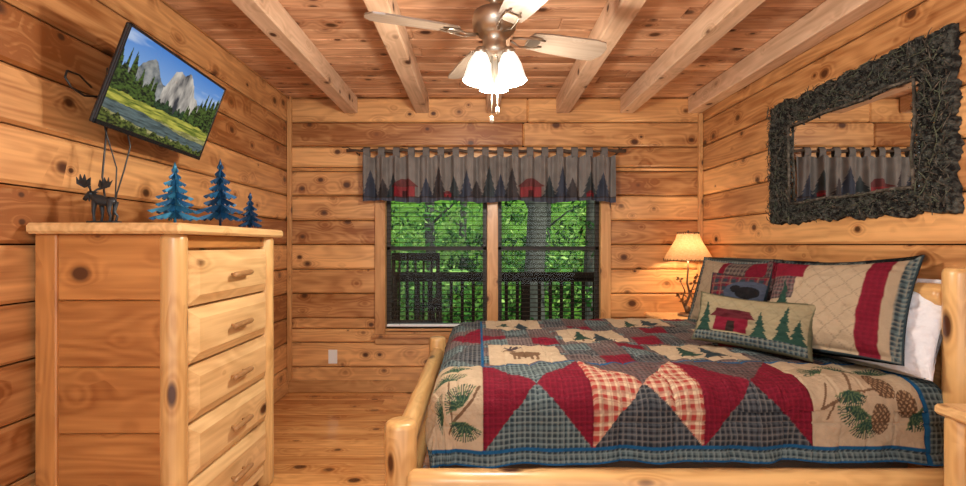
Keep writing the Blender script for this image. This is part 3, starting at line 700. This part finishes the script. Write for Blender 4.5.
def sham_col(u,v,x,y):
    C=np.ones(u.shape+(3,))*BEI*.92
    quilted(C,x,y,.72)
    r_=u>.50;C[r_]=plaid(x,y,RED,RED*.8,RED*1.1,.02)[r_]
    r_=(u>.76);C[r_]=BEI*.8
    r_=(u>.87)|(v>.92);C[r_]=plaid(x,y,GRN,GRD,CRM*.5,.02)[r_]
    b=(np.abs(u)>.98)|(np.abs(v)>.975);C[b]=GRD
    m=(u<-.45)&(v>.0)&(v<.72);C[m]=plaid(x,y,BRN,BRD,RED,.02)[m]
    m=(u<-.35)&(v>.52)&(v<.92);C[m]=RED
    tt=(v+.85)/1.3;m=(tt>0)&(tt<1)&(np.abs(u+.60)<.26*(1-tt)*(.6+.4*(1-(tt*4)%1)));C[m]=DG
    return C
pillow('quilted_sham_pillow',(1.575,2.11,.950),(.21,-.5,.03),(.23,-.08,.40),.62,.46,.13,sham_col,flange=.08,sd=1)
pillow('white_bed_pillow',(1.68,2.04,.895),(.14,-.5,0),(.18,0,.40),.58,.40,.10,lambda u,v,x,y:np.ones(u.shape+(3,))*np.array(lin(222,222,226)),sd=2)
def sham2(u,v,x,y):
    C=plaid(x,y,BRN,BRD,CRM*.4,.03)
    m=(u>.45);C[m]=RED;m=(u<-.2);C[m]=BEI*.85;m=(np.abs(u+.2)<.08);C[m]=RED
    quilted(C,x,y)
    b=(np.abs(u)>.93)|(np.abs(v)>.93);C[b]=plaid(x,y,GRN,GRD,CRM*.5,.02)[b]
    return C
pillow('quilted_sham_pillow',(1.56,2.90,.92),(.14,-.5,0),(.14,0,.42),.60,.45,.12,sham2,flange=.08,sd=3)
pillow('brown_bed_pillow',(1.655,2.55,.94),(.06,-.5,0),(.12,0,.42),.34,.40,.10,lambda u,v,x,y:plaid(x,y,BRN,BRD,RED,.03),sd=4)
def bear(u,v,x,y):
    C=plaid(x,y,RED*.9,GRD,CRM*.35,.045)
    m=((u/.6)**2+((v-.25)/.5)**2<1);C[m]=np.array(lin(62,68,82))
    m=(((u)/.32)**2+((v-.25)/.25)**2<1)|(((u+.3)/.13)**2+((v-.4)/.16)**2<1);C[m]=np.array(lin(24,22,24))
    return C
pillow('plaid_bear_pillow',(1.44,2.50,.915),(.36,-.42,0),(.14,.10,.42),.42,.31,.08,bear,sd=5)
def cabin(u,v,x,y):
    C=np.ones(u.shape+(3,))*np.array(lin(140,128,100))
    quilted(C,x,y,.85)
    m=(np.abs(u+.28)<.30)&(v>-.55)&(v<.0);C[m]=RED;m=(np.abs(u+.28)<.42-(v-0)*.35)&(v>=0)&(v<.35);C[m]=np.array(lin(80,28,34))
    m=(np.abs(u+.28)<.07)&(v>-.55)&(v<-.12);C[m]=np.array(lin(40,28,24));
    for cx,hh in((-.78,1.25),(.22,1.0),(.60,1.45),(.82,.9)):
        tt=(v+.6)/hh;m=(tt>0)&(tt<1)&(np.abs(u-cx)<.16*(1-tt)*(.55+.45*(1-(tt*4)%1)));C[m]=DG
    m=v<-.6;C[m]=plaid(x,y,GRN,GRD,CRM*.5,.02)[m]
    b=(np.abs(u)>.955)|(np.abs(v)>.93);C[b]=np.array(lin(95,92,70))
    return C
pillow('cabin_lumbar_pillow',(1.315,2.26,.840),(.36,-.42,-.02),(.13,.10,.42),.53,.26,.12,cabin,sd=6)

# ---------------------------------------------------------------- nightstands
def nightstand(x0,x1,y0,y1,zt):
    mb=MB()
    mb.box((x0,y0,zt-.035),(x1,y1,zt),1,mat=1,b=.01)
    for x in(x0+.045,x1-.045):
        for y in(y0+.045,y1-.045): mb.log((x,y,0),(x,y,zt-.03),.035,jit=.06)
    mb.box((x0+.05,y0+.05,.16),(x1-.03,y1-.05,.19),1)
    mb.box((x0+.03,y0+.08,zt-.20),(x0+.06,y1-.08,zt-.05),1,mat=1);mb.box((x0+.06,y0+.03,zt-.22),(x1-.02,y0+.05,zt-.04),0);mb.box((x0+.06,y1-.05,zt-.22),(x1-.02,y1-.03,zt-.04),0)
    mb.log((x0+.012,(y0+y1)/2-.05,zt-.125),(x0+.012,(y0+y1)/2+.05,zt-.125),.010,seg=10)
    mb.build('log_nightstand',[M_log,M_lt])
nightstand(1.53,1.83,1.14,1.585,.685)
nightstand(1.36,1.83,3.42,3.86,.665)
# ---------------------------------------------------------------- lamp
lamp=bpy.data.objects.new('twig_table_lamp',None);S.collection.objects.link(lamp)
lx_,ly_=1.64,3.67
mb=MB()
mb.lathe([(0,.666),(.075,.666),(.078,.674),(.06,.684),(.02,.692),(.0,.694)],(lx_,ly_,0),28)
def br(pts,r): mb.tube([(lx_+a,ly_+b,c_) for a,b,c_ in pts],r,8,jit=.3)
br([(0,0,.68),(-.02,0,.75),(.015,.0,.83),(-.008,0,.92),(.0,0,1.02),(0,0,1.10)],[.012,.010,.009,.008,.007,.006])
br([(0.01,0,.69),(.04,-.01,.76),(.02,0,.84),(.05,-.01,.93),(.07,-.01,.97)],[.008,.007,.006,.005,.002])
br([(-.01,0,.69),(-.045,.01,.78),(-.03,-.01,.86),(-.07,-.01,.95)],[.008,.006,.005,.002])
br([(.0,0,.80),(-.05,-.02,.84),(-.075,-.02,.83)],[.005,.004,.002]); br([(.01,0,.86),(.06,-.02,.88),(.085,-.02,.87)],[.005,.004,.002])
for(a,b,c_) in((.07,-.01,.97),(-.07,-.01,.95),(-.075,-.02,.83),(.085,-.02,.87),(.04,-.02,.76),(-.045,-.02,.78),(.03,-.02,.92)):
    for k in range(5):
        an=random.uniform(0,6.28);dv=Vector((math.cos(an),random.uniform(-.5,.2),math.sin(an))).normalized();sd=dv.cross(Vector((0,1,.2))).normalized()
        p0=Vector((lx_+a,ly_+b,c_));L=.035
        mb.add([p0,p0+dv*L*.5+sd*.010,p0+dv*L,p0+dv*L*.5-sd*.010],[(0,1,2,3)],0)
mb.lathe([(0,-.03),(.016,-.02),(.022,0),(.016,.02),(0,.03)],(lx_-.02,ly_-.03,.72),12)
mb.build('lamp_twig_base',[M_bronze],recalc=False,parent=lamp)
sm,N,K,p=newmat('parchment_shade')
tx=N.new('ShaderNodeTexNoise');tx.inputs['Scale'].default_value=25
cr=N.new('ShaderNodeValToRGB');cr.color_ramp.elements[0].color=(.44,.22,.09,1);cr.color_ramp.elements[1].color=(.66,.42,.22,1);K.new(tx.outputs['Fac'],cr.inputs[0])
df=N.new('ShaderNodeBsdfDiffuse');tl=N.new('ShaderNodeBsdfTranslucent');ms_=N.new('ShaderNodeMixShader');ms_.inputs[0].default_value=.16
K.new(cr.outputs[0],df.inputs[0]);K.new(cr.outputs[0],tl.inputs[0]);K.new(df.outputs[0],ms_.inputs[1]);K.new(tl.outputs[0],ms_.inputs[2]);K.new(ms_.outputs[0],N['Material Output'].inputs[0])
mb=MB()
mb.lathe([(.178,1.10),(.150,1.155),(.118,1.21),(.090,1.262),(.078,1.305)],(lx_,ly_,0),48,mat=0,rip=.025,nr=12)
for k in range(36):
    a=2*math.pi*k/36
    for rr,z in((.178,1.10),(.078,1.305)):
        mb.tube([(lx_+rr*math.cos(a),ly_+rr*math.sin(a),z-.008),(lx_+rr*math.cos(a+.06)*1.02,ly_+rr*math.sin(a+.06)*1.02,z+.010)],.0022,5,mat=1)
mb.tube([(lx_+.178*math.cos(a),ly_+.178*math.sin(a),1.099) for a in[i*math.pi/24 for i in range(49)]],.003,6,mat=1)
mb.tube([(lx_,ly_,1.10),(lx_,ly_,1.29),(lx_,ly_,1.33)],[.004,.004,.007],8,mat=1)
mb.build('lamp_shade',[sm,M_twig],recalc=False,parent=lamp)
l=bpy.data.lights.new('lamp_bulb','POINT');l.energy=10;l.color=(1,.76,.48);l.shadow_soft_size=.03
lo=bpy.data.objects.new('lamp_bulb_light',l);S.collection.objects.link(lo);lo.location=(lx_,ly_-.01,1.18);lo.parent=lamp
# ---------------------------------------------------------------- added fill light: unseen fixture behind the camera, brightens the room
fl=bpy.data.objects.new('added_fill_light',None);S.collection.objects.link(fl)
mb=MB();mb.lathe([(0,H-.001),(.17,H-.001),(.17,H-.03),(.155,H-.035)],(-.17,-.3,0),32);mb.lathe([(.155,H-.03),(.14,H-.07),(.09,H-.095),(0,H-.105)],(-.17,-.3,0),32,mat=1)
mb.build('added_fill_body',[M_nickel,simple('fill_glow_dome',(.9,.9,.88),.3,em=(1,.95,.86),es=3)],parent=fl)
l=bpy.data.lights.new('added_fill_source','POINT');l.energy=60;l.color=(1,.98,.95);l.shadow_soft_size=.2  # fill source added to lift the room's overall brightness
lo=bpy.data.objects.new('added_fill_point',l);S.collection.objects.link(lo);lo.location=(-.17,-.3,H-.33);lo.parent=fl

# ---------------------------------------------------------------- world, sun, camera
w=bpy.data.worlds.new('world');S.world=w;w.use_nodes=True
bg=w.node_tree.nodes['Background'];bg.inputs[0].default_value=(.90,.96,1,1);bg.inputs[1].default_value=1.6
l=bpy.data.lights.new('sun','SUN');l.energy=5.5;l.angle=.02;l.color=(1,.95,.85)
so=bpy.data.objects.new('sun',l);S.collection.objects.link(so);so.rotation_euler=Vector((-.45,.50,-1.15)).to_track_quat('-Z','Y').to_euler()
cam=bpy.data.cameras.new('camera');co=bpy.data.objects.new('camera',cam);S.collection.objects.link(co)
co.location=(0,0,1.216);co.rotation_euler=(math.pi/2,0,0)
cam.sensor_width=36;cam.lens=36*470/966;cam.shift_x=5/966;cam.shift_y=2/966;cam.clip_start=.02
S.camera=co
